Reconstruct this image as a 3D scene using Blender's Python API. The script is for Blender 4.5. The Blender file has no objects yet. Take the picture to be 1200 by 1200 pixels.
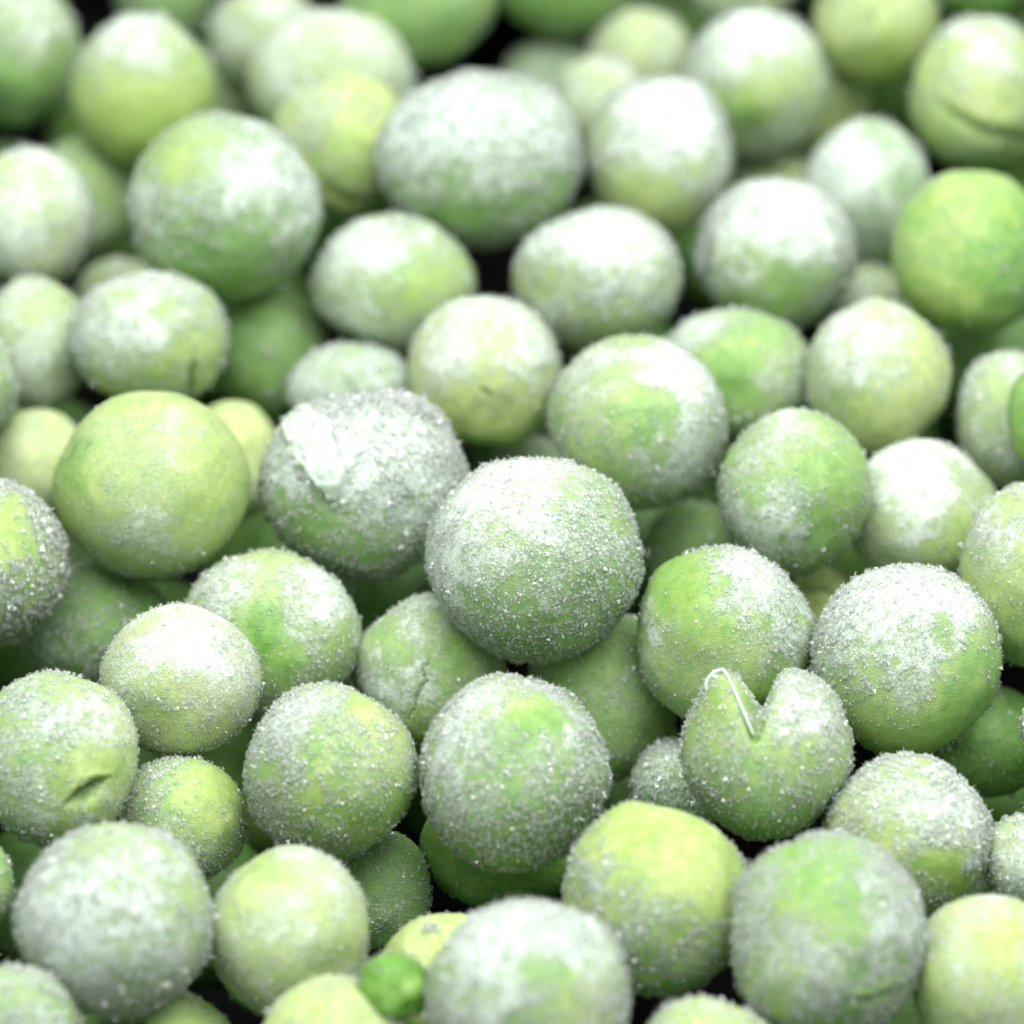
import bpy, bmesh, math
import numpy as np
from mathutils import Matrix, Vector

# ------------------------------------------------------------------ camera, light, exposure
MM = 0.001
ELEV = math.radians(42.0)          # the lens looks down on the heap at this angle
DIST = 0.38                        # metres from the lens to the heap's top layer
PX = 0.0409 * MM                   # metres per photograph pixel at that distance
HEAP_Z = 0.025                     # height of the centres of the top layer
FWD = np.array([0.0, math.cos(ELEV), -math.sin(ELEV)])
RIGHT = np.array([1.0, 0.0, 0.0])
UP = np.cross(RIGHT, FWD)
EYE = np.array([0.0, 0.0, HEAP_Z]) - FWD * DIST

scene = bpy.context.scene
COL = scene.collection
cam_data = bpy.data.cameras.new('camera')
cam_data.sensor_width = 36.0
cam_data.lens = 36.0 * DIST / (1200 * PX)
cam_data.clip_start = 0.01
cam_data.clip_end = 20.0
cam_data.dof.use_dof = True
cam_data.dof.focus_distance = 0.3675
cam_data.dof.aperture_fstop = cam_data.lens / 8.8      # an 8.8 mm wide aperture
cam = bpy.data.objects.new('camera', cam_data)
COL.objects.link(cam)
ROT = Matrix(np.array([RIGHT, UP, -FWD]).T.tolist())    # columns: right, up, towards the lens
cam.matrix_world = Matrix.Translation(Vector(EYE)) @ ROT.to_4x4()
scene.camera = cam

world = bpy.data.worlds.new('World')
scene.world = world
world.use_nodes = True
world.node_tree.nodes['Background'].inputs['Color'].default_value = (0.91, 0.97, 1.0, 1)
world.node_tree.nodes['Background'].inputs['Strength'].default_value = 0.5


def softbox(name, loc, aim, sx, sy, power, colour):
    d = bpy.data.lights.new(name, 'AREA')
    d.shape = 'RECTANGLE'
    d.size, d.size_y, d.energy, d.color = sx, sy, power, colour
    o = bpy.data.objects.new(name, d)
    COL.objects.link(o)
    o.location = loc
    o.rotation_euler = (Vector(aim) - Vector(loc)).to_track_quat('-Z', 'Y').to_euler()
    return o


softbox('overhead_softbox', (0.03, -0.02, 0.42), (0, 0.0, 0.02), 0.46, 0.42, 3.3, (0.985, 1.0, 0.985))


scene.view_settings.view_transform = 'Standard'
scene.view_settings.look = 'None'
scene.view_settings.exposure = 0.2
scene.view_settings.gamma = 1.0
scene.view_settings.use_curve_mapping = False
scene.render.engine = 'CYCLES'
scene.cycles.max_bounces = 10
scene.cycles.diffuse_bounces = 4
scene.cycles.transmission_bounces = 4
scene.cycles.transparent_max_bounces = 12
scene.cycles.adaptive_threshold = 0.02
scene.cycles.use_denoising = True


# ------------------------------------------------------------------ materials
def new_material(name):
    m = bpy.data.materials.new(name)
    m.use_nodes = True
    nt = m.node_tree
    return m, nt, nt.nodes['Principled BSDF']


def node(nt, kind, **kw):
    n = nt.nodes.new(kind)
    for k, v in kw.items():
        setattr(n, k, v)
    return n


def math_node(nt, op, a, b=None, c=None, clamp=False):
    n = nt.nodes.new('ShaderNodeMath')
    n.operation = op
    n.use_clamp = clamp
    for i, v in enumerate((a, b, c)):
        if v is None:
            continue
        if isinstance(v, (int, float)):
            n.inputs[i].default_value = v
        else:
            nt.links.new(v, n.inputs[i])
    return n.outputs[0]


def mix_colour(nt, fac, a, b):
    n = nt.nodes.new('ShaderNodeMix')
    n.data_type = 'RGBA'
    for sock, v in ((n.inputs['Factor'], fac), (n.inputs['A'], a), (n.inputs['B'], b)):
        if isinstance(v, (int, float)):
            sock.default_value = v
        elif isinstance(v, tuple):
            sock.default_value = (*v, 1)
        else:
            nt.links.new(v, sock)
    return n.outputs['Result']


def noise_node(nt, vec, scale, detail=3.0, rough=0.55, distort=0.0):
    n = nt.nodes.new('ShaderNodeTexNoise')
    n.inputs['Scale'].default_value = scale
    n.inputs['Detail'].default_value = detail
    n.inputs['Roughness'].default_value = rough
    n.inputs['Distortion'].default_value = distort
    nt.links.new(vec, n.inputs['Vector'])
    return n.outputs['Fac']


def pea_material():
    m, nt, bsdf = new_material('frosted_pea_skin')
    L = nt.links.new
    tc = node(nt, 'ShaderNodeTexCoord')
    info = node(nt, 'ShaderNodeObjectInfo')
    off = node(nt, 'ShaderNodeCombineXYZ')
    L(math_node(nt, 'MULTIPLY', info.outputs['Random'], 91.0), off.inputs[0])
    L(math_node(nt, 'MULTIPLY', info.outputs['Random'], 47.0), off.inputs[1])
    mm = node(nt, 'ShaderNodeVectorMath', operation='MULTIPLY_ADD')     # object space in millimetres
    L(tc.outputs['Object'], mm.inputs[0])
    mm.inputs[1].default_value = (1000, 1000, 1000)
    L(off.outputs[0], mm.inputs[2])
    vec = mm.outputs[0]
    tint = node(nt, 'ShaderNodeAttribute', attribute_name='tint').outputs['Fac']
    frost = node(nt, 'ShaderNodeAttribute', attribute_name='frost').outputs['Fac']
    cut = node(nt, 'ShaderNodeAttribute', attribute_name='cut').outputs['Fac']

    # skin: deep green to pale yellow green, mottled
    mott = math_node(nt, 'MULTIPLY_ADD', noise_node(nt, vec, 0.7, 5.0, 0.65, 0.8), 1.0, -0.5)
    fine = math_node(nt, 'MULTIPLY_ADD', noise_node(nt, vec, 2.3, 4.0, 0.65, 0.5), 1.0, -0.5)
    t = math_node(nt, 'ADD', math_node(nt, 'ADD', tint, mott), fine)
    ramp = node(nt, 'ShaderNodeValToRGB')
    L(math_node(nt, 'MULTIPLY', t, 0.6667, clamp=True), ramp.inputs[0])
    cr = ramp.color_ramp
    cr.elements[0].position, cr.elements[0].color = 0.0, (0.055, 0.165, 0.022, 1)
    cr.elements[1].position, cr.elements[1].color = 1.0, (0.60, 0.66, 0.28, 1)
    for p, c in ((0.34, (0.175, 0.365, 0.060, 1)), (0.66, (0.37, 0.49, 0.125, 1))):
        e = cr.elements.new(p)
        e.color = c
    skin = mix_colour(nt, cut, ramp.outputs[0], (0.045, 0.14, 0.012))

    # rime: dust built from three grain sizes, cut off by the frost amount
    n1 = noise_node(nt, vec, 1.1, 5.0, 0.62, 0.4)
    n2 = noise_node(nt, vec, 6.5, 3.0, 0.6, 0.3)
    n3 = noise_node(nt, vec, 15.0, 2.0, 0.6)
    stretch = node(nt, 'ShaderNodeMapping')
    stretch.inputs['Rotation'].default_value = (0.3, 0.5, 0.7)
    stretch.inputs['Scale'].default_value = (1.0, 9.0, 5.0)
    L(vec, stretch.inputs['Vector'])
    n4 = noise_node(nt, stretch.outputs[0], 1.5, 3.0, 0.65, 0.5)
    grain = math_node(nt, 'ADD', math_node(nt, 'MULTIPLY', n1, 0.70), math_node(nt, 'MULTIPLY', n2, 1.00))
    grain = math_node(nt, 'ADD', grain, math_node(nt, 'MULTIPLY', n3, 0.75))
    grain = math_node(nt, 'ADD', grain, math_node(nt, 'MULTIPLY', n4, 0.35))     # mean about 1.22
    lvl = math_node(nt, 'SUBTRACT', math_node(nt, 'ADD', grain, math_node(nt, 'MULTIPLY', frost, 0.73)), 1.79)
    cover = math_node(nt, 'MULTIPLY', lvl, 2.9, clamp=True)
    thin = node(nt, 'ShaderNodeMapping')
    thin.inputs['Rotation'].default_value = (0.9, 0.2, 0.4)
    thin.inputs['Scale'].default_value = (0.45, 14.0, 9.0)
    L(vec, thin.inputs['Vector'])
    n5 = noise_node(nt, thin.outputs[0], 1.0, 2.0, 0.5, 0.3)
    scr = math_node(nt, 'MULTIPLY', math_node(nt, 'MULTIPLY_ADD', n5, 9.0, -5.9, clamp=True), math_node(nt, 'MULTIPLY_ADD', n1, 3.0, -1.2, clamp=True))
    cover = math_node(nt, 'MAXIMUM', cover, math_node(nt, 'MULTIPLY', scr, 0.55))
    film = math_node(nt, 'MULTIPLY_ADD', frost, 0.25, 0.02, clamp=True)
    cover = math_node(nt, 'MAXIMUM', math_node(nt, 'MULTIPLY', cover, 0.82), film)
    cover = math_node(nt, 'MULTIPLY', cover, math_node(nt, 'SUBTRACT', 1.0, math_node(nt, 'MULTIPLY', cut, 0.8)))
    thick = math_node(nt, 'MULTIPLY_ADD', frost, 2.0, -1.1, clamp=True)
    rime = mix_colour(nt, thick, (0.72, 0.85, 0.62), (0.82, 0.90, 0.85))
    col = mix_colour(nt, cover, skin, rime)
    L(col, bsdf.inputs['Base Color'])
    L(math_node(nt, 'MULTIPLY_ADD', cover, 0.36, 0.36), bsdf.inputs['Roughness'])
    bsdf.inputs['Specular IOR Level'].default_value = 0.35
    bsdf.inputs['Subsurface Weight'].default_value = 0.5
    bsdf.inputs['Subsurface Radius'].default_value = (0.9, 1.0, 0.35)
    bsdf.inputs['Subsurface Scale'].default_value = 0.0015
    height = math_node(nt, 'ADD', math_node(nt, 'MULTIPLY', cover, math_node(nt, 'ADD', n2, n3)), math_node(nt, 'MULTIPLY_ADD', n4, 0.30, math_node(nt, 'MULTIPLY', n1, 0.30)))
    bump = node(nt, 'ShaderNodeBump')
    bump.inputs['Strength'].default_value = 0.9
    bump.inputs['Distance'].default_value = 0.00012
    L(height, bump.inputs['Height'])
    L(bump.outputs[0], bsdf.inputs['Normal'])
    return m


def crystal_material():
    m, nt, bsdf = new_material('ice_crystal')
    L = nt.links.new
    nt.nodes.remove(bsdf)
    white = (0.96, 0.99, 0.94, 1)
    dif = node(nt, 'ShaderNodeBsdfDiffuse')
    dif.inputs['Color'].default_value = white
    tra = node(nt, 'ShaderNodeBsdfTranslucent')
    tra.inputs['Color'].default_value = white
    # grains scatter like the rough layer they make up: their normal leans towards the skin's
    out = node(nt, 'ShaderNodeAttribute', attribute_name='outward')
    vt = node(nt, 'ShaderNodeVectorTransform', vector_type='NORMAL', convert_from='OBJECT', convert_to='WORLD')
    L(out.outputs['Vector'], vt.inputs[0])
    geo = node(nt, 'ShaderNodeNewGeometry')
    mixn = node(nt, 'ShaderNodeMix', data_type='VECTOR')
    mixn.inputs['Factor'].default_value = 0.8
    L(geo.outputs['Normal'], mixn.inputs['A'])
    L(vt.outputs[0], mixn.inputs['B'])
    nrm = node(nt, 'ShaderNodeVectorMath', operation='NORMALIZE')
    L(mixn.outputs['Result'], nrm.inputs[0])
    L(nrm.outputs[0], dif.inputs['Normal'])
    clear = node(nt, 'ShaderNodeBsdfTransparent')
    clear.inputs['Color'].default_value = (0.97, 0.985, 0.975, 1)
    glo = node(nt, 'ShaderNodeBsdfGlossy')
    glo.inputs['Roughness'].default_value = 0.1

    def mix(f, x, y):
        n = node(nt, 'ShaderNodeMixShader')
        n.inputs[0].default_value = f
        L(x.outputs[0], n.inputs[1])
        L(y.outputs[0], n.inputs[2])
        return n
    body = mix(0.72, mix(0.4, dif, tra), clear)
    L(mix(0.12, body, glo).outputs[0], nt.nodes['Material Output'].inputs['Surface'])
    return m


def crust_material():
    m, nt, bsdf = new_material('packed_frost')
    L = nt.links.new
    tc = node(nt, 'ShaderNodeTexCoord')
    mm = node(nt, 'ShaderNodeVectorMath', operation='SCALE')
    L(tc.outputs['Object'], mm.inputs[0])
    mm.inputs['Scale'].default_value = 1000
    n = noise_node(nt, mm.outputs[0], 9.0, 4.0, 0.7)
    L(mix_colour(nt, n, (0.50, 0.64, 0.46), (0.80, 0.86, 0.82)), bsdf.inputs['Base Color'])
    bsdf.inputs['Roughness'].default_value = 0.5
    bsdf.inputs['Subsurface Weight'].default_value = 0.5
    bsdf.inputs['Subsurface Radius'].default_value = (1, 1, 0.9)
    bsdf.inputs['Subsurface Scale'].default_value = 0.0004
    bump = node(nt, 'ShaderNodeBump')
    bump.inputs['Distance'].default_value = 0.00012
    L(n, bump.inputs['Height'])
    L(bump.outputs[0], bsdf.inputs['Normal'])
    return m


def torn_skin_material():
    m, nt, bsdf = new_material('torn_pea_skin')
    tc = node(nt, 'ShaderNodeTexCoord')
    mm = node(nt, 'ShaderNodeVectorMath', operation='SCALE')
    nt.links.new(tc.outputs['Object'], mm.inputs[0])
    mm.inputs['Scale'].default_value = 1000
    n = noise_node(nt, mm.outputs[0], 7.0, 4.0, 0.7)
    nt.links.new(mix_colour(nt, n, (0.36, 0.52, 0.17), (0.80, 0.88, 0.68)), bsdf.inputs['Base Color'])
    bsdf.inputs['Roughness'].default_value = 0.4
    bsdf.inputs['Subsurface Weight'].default_value = 0.4
    bsdf.inputs['Subsurface Scale'].default_value = 0.0004
    bump = node(nt, 'ShaderNodeBump')
    bump.inputs['Distance'].default_value = 0.0001
    nt.links.new(n, bump.inputs['Height'])
    nt.links.new(bump.outputs[0], bsdf.inputs['Normal'])
    return m


def added_tray_material():
    m, nt, bsdf = new_material('added_dark_tray')
    tc = node(nt, 'ShaderNodeTexCoord')
    n = noise_node(nt, tc.outputs['Object'], 900.0, 4.0)
    nt.links.new(mix_colour(nt, n, (0.010, 0.011, 0.010), (0.022, 0.023, 0.021)), bsdf.inputs['Base Color'])
    bsdf.inputs['Roughness'].default_value = 0.6
    bsdf.inputs['Specular IOR Level'].default_value = 0.1
    return m


M_PEA, M_ICE, M_CRUST, M_ADDED_TRAY = pea_material(), crystal_material(), crust_material(), added_tray_material()
M_TORN = torn_skin_material()


# ------------------------------------------------------------------ numeric helpers
def _hash(ix, iy, iz, seed):
    h = (ix * 374761393 + iy * 668265263 + iz * 2147483647 + seed * 1274126177) & 0xFFFFFFFF
    h = ((h ^ (h >> 13)) * 1274126177) & 0xFFFFFFFF
    h = ((h ^ (h >> 16)) * 2246822519) & 0xFFFFFFFF
    return ((h ^ (h >> 15)) & 0xFFFFFF) / float(0x7FFFFF) - 1.0


def vnoise(p, seed):
    """smooth value noise, -1..1"""
    p = p + 64.0
    i = np.floor(p).astype(np.int64)
    f = p - i
    f = f * f * f * (f * (f * 6 - 15) + 10)
    out = 0
    for a in (0, 1):
        for b in (0, 1):
            for c in (0, 1):
                w = (f[:, 0] if a else 1 - f[:, 0]) * (f[:, 1] if b else 1 - f[:, 1]) * (f[:, 2] if c else 1 - f[:, 2])
                out = out + w * _hash(i[:, 0] + a, i[:, 1] + b, i[:, 2] + c, seed)
    return out


def smooth(a, b, x):
    t = np.clip((x - a) / (b - a), 0, 1)
    return t * t * (3 - 2 * t)


def unit(v):
    return v / np.maximum(np.linalg.norm(v, axis=-1, keepdims=True), 1e-12)


_ico = {}


def ico(level, front=0.4):
    """unit directions of an icosphere, denser on the side turned to the lens, with its base mesh"""
    key = (level, front)
    if key not in _ico:
        bm = bmesh.new()
        bmesh.ops.create_icosphere(bm, subdivisions=level, radius=1.0)
        me = bpy.data.meshes.new('pea_template')
        bm.to_mesh(me)
        bm.free()
        co = np.empty(len(me.vertices) * 3)
        me.vertices.foreach_get('co', co)
        d = unit(co.reshape(-1, 3))
        d = unit(d + np.array([0, 0, front]))
        me.polygons.foreach_set('use_smooth', np.ones(len(me.polygons), dtype=bool))
        _ico[key] = (d, me)
    return _ico[key]


def mesh_from_arrays(name, verts, faces, smooth_faces, material):
    me = bpy.data.meshes.new(name)
    nv, nf, k = len(verts), len(faces), faces.shape[1]
    me.vertices.add(nv)
    me.vertices.foreach_set('co', np.ascontiguousarray(verts, dtype=np.float32).ravel())
    me.loops.add(nf * k)
    me.loops.foreach_set('vertex_index', np.ascontiguousarray(faces, dtype=np.int32).ravel())
    me.polygons.add(nf)
    me.polygons.foreach_set('loop_start', np.arange(0, nf * k, k, dtype=np.int32))
    me.polygons.foreach_set('use_smooth', np.broadcast_to(np.asarray(smooth_faces, dtype=bool), nf).copy())
    me.update(calc_edges=True)
    me.materials.append(material)
    return me


def link(name, me, parent=None):
    o = bpy.data.objects.new(name, me)
    COL.objects.link(o)
    if parent is not None:
        o.parent = parent
    return o


def set_attr(me, name, values):
    a = me.attributes.new(name, 'FLOAT', 'POINT')
    a.data.foreach_set('value', np.ascontiguousarray(values, dtype=np.float32))


def seg_dist(q, pts):
    """distance of 2-D points to a polyline, and how far along (0..1) the nearest spot is"""
    best = np.full(len(q), 1e9)
    along = np.zeros(len(q))
    side = np.zeros(len(q))
    n = len(pts) - 1
    for k in range(n):
        a, b = np.array(pts[k], float), np.array(pts[k + 1], float)
        ab = b - a
        t = np.clip(((q - a) @ ab) / (ab @ ab), 0, 1)
        v = q - (a + t[:, None] * ab)
        d = np.linalg.norm(v, axis=1)
        m = d < best
        best[m] = d[m]
        along[m] = ((k + t) / n)[m]
        side[m] = np.sign(ab[0] * v[:, 1] - ab[1] * v[:, 0])[m]
    return best, along, side


# ------------------------------------------------------------------ one pea
class Pea:
    """Shape and frost of one pea as functions of direction, in a frame whose x, y, z are the
    lens's right, up and backward; marks are given in photograph pixels."""

    def __init__(self, seed, px, radii, spec):
        self.seed, self.radii, self.spec = seed, np.array(radii), spec
        self.px = px                                         # (cx, cy, rx, ry) in pixels
        r = np.random.default_rng(seed)
        self.flats = [(unit(r.normal(size=3)), r.uniform(0.80, 0.92), r.uniform(0.25, 0.6)) for _ in range(4)]
        self.dents = [(unit(r.normal(size=3)), r.uniform(0.18, 0.42), r.uniform(0.006, 0.028)) for _ in range(7)]
        self.rng = r
        self.whole = False

    def local(self, uv):
        uv = np.asarray(uv, float)
        return np.stack([(uv[..., 0] - self.px[0]) / self.px[2], (self.px[1] - uv[..., 1]) / self.px[3]], -1)

    def xy(self, d):                                          # facing side only; the back is sent far off
        q = d[:, :2].copy()
        q[d[:, 2] < -0.05] += 50
        return q

    def surface(self, d):
        s, sp = self.seed, self.spec
        w = 1.45 * sp.get('wob', 1.0)
        n = w * (0.030 * vnoise(d * 1.15 + s, s) + 0.016 * vnoise(d * 2.6 + s, s + 1) + 0.0045 * vnoise(d * 7 + s, s + 2))
        n = n - 0.004 * w
        for q, h, k in self.dents:
            n = n - k * w * np.exp(-np.sum((d - q) ** 2, 1) / h ** 2)
        for q, h, k in self.flats:
            n = n - 2.2 * k * w * np.maximum(0, d @ q - h + 0.06) ** 2
        q = self.xy(d)
        px = 1.0 / self.px[2]
        for pts, width, depth, rim in sp.get('grooves', ()):   # slits, creases, cracks
            loc = self.local(pts)
            jit = (0.014 * vnoise(d * 16 + s, s + 9) + 0.012 * vnoise(d * 40 + s, s + 13))[:, None] * np.array([1, -0.7])
            dist, t, side = seg_dist(q + jit, loc)
            taper = np.sin(np.pi * np.clip(t * 0.86 + 0.07, 0, 1)) ** 0.7
            wd = width * px * np.maximum(taper, 0.15)
            n = n - depth * taper * np.exp(-(dist / wd) ** 2 * 1.4)
            n = n + rim * taper * np.exp(-((dist - 2.1 * wd) / (0.9 * wd)) ** 2) * (np.where(side > 0, 1.0, 0.35))
        for pts, w0, w1, depth in (() if self.whole else sp.get('notch', ())):         # wedge that opens towards its first point
            dist, t, side = seg_dist(d[:, :2], self.local(pts))
            wd = (w0 + (w1 - w0) * t) * px
            n = n - depth * (1 - t) ** 0.55 * np.exp(-(dist / wd) ** 2.6)
        for u, v, rad, amt in sp.get('bulge', ()):
            loc = self.local((u, v))
            n = n + amt * np.exp(-(np.sum((q - loc) ** 2, 1) / (rad * px) ** 2))
        return d * self.radii * (1 + n)[:, None]

    def fields(self, d):
        s, sp = self.seed, self.spec
        f = np.full(len(d), sp.get('f', 0.6))
        c = np.full(len(d), sp.get('c', 0.35))
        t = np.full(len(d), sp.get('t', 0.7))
        q = self.xy(d)
        px = 1.0 / self.px[2]
        wob = 0.20 * np.stack([vnoise(d * 3.1 + s, s + 3), vnoise(d * 3.1 - s, s + 4)], 1)
        wob += 0.12 * np.stack([vnoise(d * 8.3 + s, s + 5), vnoise(d * 8.3 - s, s + 6)], 1)
        for u, v, rad, df, dc, dt in sp.get('patches', ()):
            loc = self.local((u, v))
            m = smooth(1.55, 0.25, np.linalg.norm(q + wob - loc, axis=1) / (rad * px))
            f, c, t = f + m * df, c + m * dc, t + 0.65 * m * dt
        c = c * (1.0 + 0.55 * vnoise(d * 2.4 + s, s + 7) + 0.6 * vnoise(d * 6.5 + s, s + 8) + 0.85 * vnoise(d * 15 + s, s + 10))
        f = f + 0.18 * vnoise(d * 1.9 + s, s + 12) + 0.34 * np.clip(c, 0, 1)
        cut = np.zeros(len(d))
        for pts, width, depth, rim in sp.get('grooves', ()):
            if depth < 0.05:
                continue
            dist, tt, side = seg_dist(q + (0.014 * vnoise(d * 16 + s, s + 9) + 0.012 * vnoise(d * 40 + s, s + 13))[:, None] * np.array([1, -0.7]), self.local(pts))
            taper = np.sin(np.pi * np.clip(tt * 0.86 + 0.07, 0, 1)) ** 0.7
            cut = np.maximum(cut, np.exp(-(dist / (0.75 * width * px * np.maximum(taper, 0.15))) ** 2) * taper * min(1.0, depth * 5))
        for pts, w0, w1, depth in sp.get('notch', ()):
            dist, tt, side = seg_dist(q, self.local(pts))
            cut = np.maximum(cut, 0.45 * np.exp(-(dist / ((w0 + (w1 - w0) * tt) * px)) ** 4))
        return f, np.clip(c, 0, 1.6), t, cut


GRAIN = np.array([[0, 0, 1.1], [0, 0, -1.1], [1, 0, 0], [-0.5, 0.87, 0], [-0.5, -0.87, 0]], float)
GFACES = np.array([[0, 2, 3], [0, 3, 4], [0, 4, 2], [1, 3, 2], [1, 4, 3], [1, 2, 4]])


def random_rotations(rng, n):
    q = unit(rng.normal(size=(n, 4)))
    w, x, y, z = q.T
    return np.stack([1 - 2 * (y * y + z * z), 2 * (x * y - z * w), 2 * (x * z + y * w),
                     2 * (x * y + z * w), 1 - 2 * (x * x + z * z), 2 * (y * z - x * w),
                     2 * (x * z - y * w), 2 * (y * z + x * w), 1 - 2 * (x * x + y * y)], 1).reshape(n, 3, 3)


def crystals(p, count, grain, needles):
    """many tiny ice shards sitting on the skin; the denser the frost the more of them"""
    rng, sp = p.rng, p.spec
    d = unit(rng.normal(size=(int(count * 3.0), 3)))
    d = d[d[:, 2] > -0.45]
    f, c, t, cut = p.fields(d)
    keep = rng.random(len(d)) < 0.62 * np.clip(c, 0, 1) * (1 - 0.8 * cut)
    d, c = d[keep][:count], c[keep][:count]
    extra_h = np.zeros(len(d))
    for u, v, rad, num, tall in sp.get('clumps', ()):         # crumbs of ice heaped on one spot
        loc = p.local((u, v))
        k = unit(np.array([loc[0], loc[1], math.sqrt(max(0.02, 1 - min(0.98, loc @ loc)))]))
        a = unit(k + rng.normal(size=(num, 3)) * rad / p.px[2] * 0.55)
        d = np.vstack([d, a])
        extra_h = np.concatenate([extra_h, rng.random(num) * tall * PX])
        c = np.concatenate([c, np.full(num, 1.2)])
    if len(d) == 0:
        return None
    base = p.surface(d)
    n = len(d)
    size = 0.82 * grain * PX * np.exp(rng.normal(0, 0.5, n)) * (0.65 + 0.5 * np.clip(c, 0, 1.4))
    size = np.minimum(size, grain * PX * 1.9)
    shape = GRAIN[None] * (1 + rng.normal(0, 0.18, (n, 5, 1)))
    shape = shape * rng.uniform(0.6, 1.1, (n, 1, 3))
    v = np.einsum('nij,nkj->nki', random_rotations(rng, n), shape) * size[:, None, None]
    is_needle = rng.random(n) < 0.55 * needles * np.clip(c, 0, 1)
    if is_needle.any():
        k = is_needle.sum()
        ax = unit(d[is_needle] + rng.normal(0, 0.45, (k, 3)))
        s1 = unit(np.cross(ax, rng.normal(size=(k, 3))))
        s2 = np.cross(ax, s1)
        w = size[is_needle][:, None] * 0.34
        ln = size[is_needle][:, None] * rng.uniform(1.2, 2.3, (k, 1))
        v[is_needle] = np.stack([ax * ln, -ax * w, s1 * w - ax * w * 0.4, (-0.5 * s1 + 0.87 * s2) * w - ax * w * 0.4, (-0.5 * s1 - 0.87 * s2) * w - ax * w * 0.4], 1)
    lift = d * (0.5 * size + extra_h)[:, None]
    v = v + (base + lift)[:, None, :]
    faces = (np.arange(n)[:, None, None] * 5 + GFACES[None]).reshape(-1, 3)
    me = mesh_from_arrays('frost_crystals', v.reshape(-1, 3), faces, np.repeat(rng.random(n) < 0.6, 6), M_ICE)
    a = me.attributes.new('outward', 'FLOAT_VECTOR', 'POINT')
    a.data.foreach_set('vector', np.repeat(unit(d / p.radii), 5, axis=0).astype(np.float32).ravel())
    return me


def crust_patch(p, outline, thick, seed):
    """a plate of packed frost that bulges out of the skin inside a pixel outline"""
    loc = p.local(outline)
    lo, hi = loc.min(0) - 0.06, loc.max(0) + 0.06
    nx = 64
    gx, gy = np.meshgrid(np.linspace(lo[0], hi[0], nx), np.linspace(lo[1], hi[1], nx))
    q = np.stack([gx.ravel(), gy.ravel()], 1)
    q = q / np.maximum(1, np.linalg.norm(q, axis=1) / 0.985)[:, None]
    d = np.concatenate([q, np.sqrt(np.maximum(0.0, 1 - (q ** 2).sum(1)))[:, None]], 1)
    inside = np.zeros(len(q), bool)
    j = len(loc) - 1
    for i in range(len(loc)):
        a, b = loc[i], loc[j]
        cross = ((a[1] > q[:, 1]) != (b[1] > q[:, 1])) & (q[:, 0] < (b[0] - a[0]) * (q[:, 1] - a[1]) / (b[1] - a[1] + 1e-12) + a[0])
        inside ^= cross
        j = i
    dist, _, _ = seg_dist(q + 0.02 * vnoise(d * 18, seed)[:, None], list(loc) + [loc[0]])
    sd = np.where(inside, dist, -dist) + 0.025 * vnoise(d * 14, seed + 1)
    h = thick * smooth(-0.01, 0.055, sd) * (0.75 + 0.45 * vnoise(d * 6, seed + 2) + 0.25 * vnoise(d * 20, seed + 3)) - 0.03 * smooth(0.02, -0.04, sd)
    v = p.surface(d) * (1 + h)[:, None]
    idx = np.arange(nx * nx).reshape(nx, nx)
    f = np.stack([idx[:-1, :-1], idx[:-1, 1:], idx[1:, 1:], idx[1:, :-1]], -1).reshape(-1, 4)
    f = f[(sd[f] > -0.035).any(1)]
    used = np.unique(f)
    remap = np.zeros(nx * nx, int)
    remap[used] = np.arange(len(used))
    return mesh_from_arrays('ice_crust', v[used], remap[f], True, M_CRUST)


def tube(points, radius, material, sides=8, name='skin_lip'):
    pts = np.array(points, float)
    for _ in range(3):                                         # smooth the path by corner cutting
        a, b = pts[:-1] * 0.75 + pts[1:] * 0.25, pts[:-1] * 0.25 + pts[1:] * 0.75
        pts = np.vstack([pts[:1], np.stack([a, b], 1).reshape(-1, 3), pts[-1:]])
    tan = unit(np.gradient(pts, axis=0))
    s1 = unit(np.cross(tan, np.array([0.3, 0.2, 1.0])))
    s2 = np.cross(tan, s1)
    r = radius * np.sin(np.linspace(0.25, math.pi - 0.2, len(pts))) ** 0.5
    ang = np.linspace(0, 2 * math.pi, sides, endpoint=False)
    v = pts[:, None] + r[:, None, None] * (np.cos(ang)[None, :, None] * s1[:, None] + np.sin(ang)[None, :, None] * s2[:, None])
    n = len(pts)
    idx = np.arange(n * sides).reshape(n, sides)
    f = np.stack([idx[:-1], np.roll(idx[:-1], -1, 1), np.roll(idx[1:], -1, 1), idx[1:]], -1).reshape(-1, 4)
    return mesh_from_arrays(name, v.reshape(-1, 3), f, True, material)


def body_mesh(p, level):
    d, base = ico(level)
    me = base.copy()
    me.name = 'pea'
    me.vertices.foreach_set('co', p.surface(d).astype(np.float32).ravel())
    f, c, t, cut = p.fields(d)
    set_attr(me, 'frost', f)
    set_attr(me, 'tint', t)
    set_attr(me, 'cut', cut)
    me.materials.append(M_PEA)
    me.update()
    return me


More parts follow.
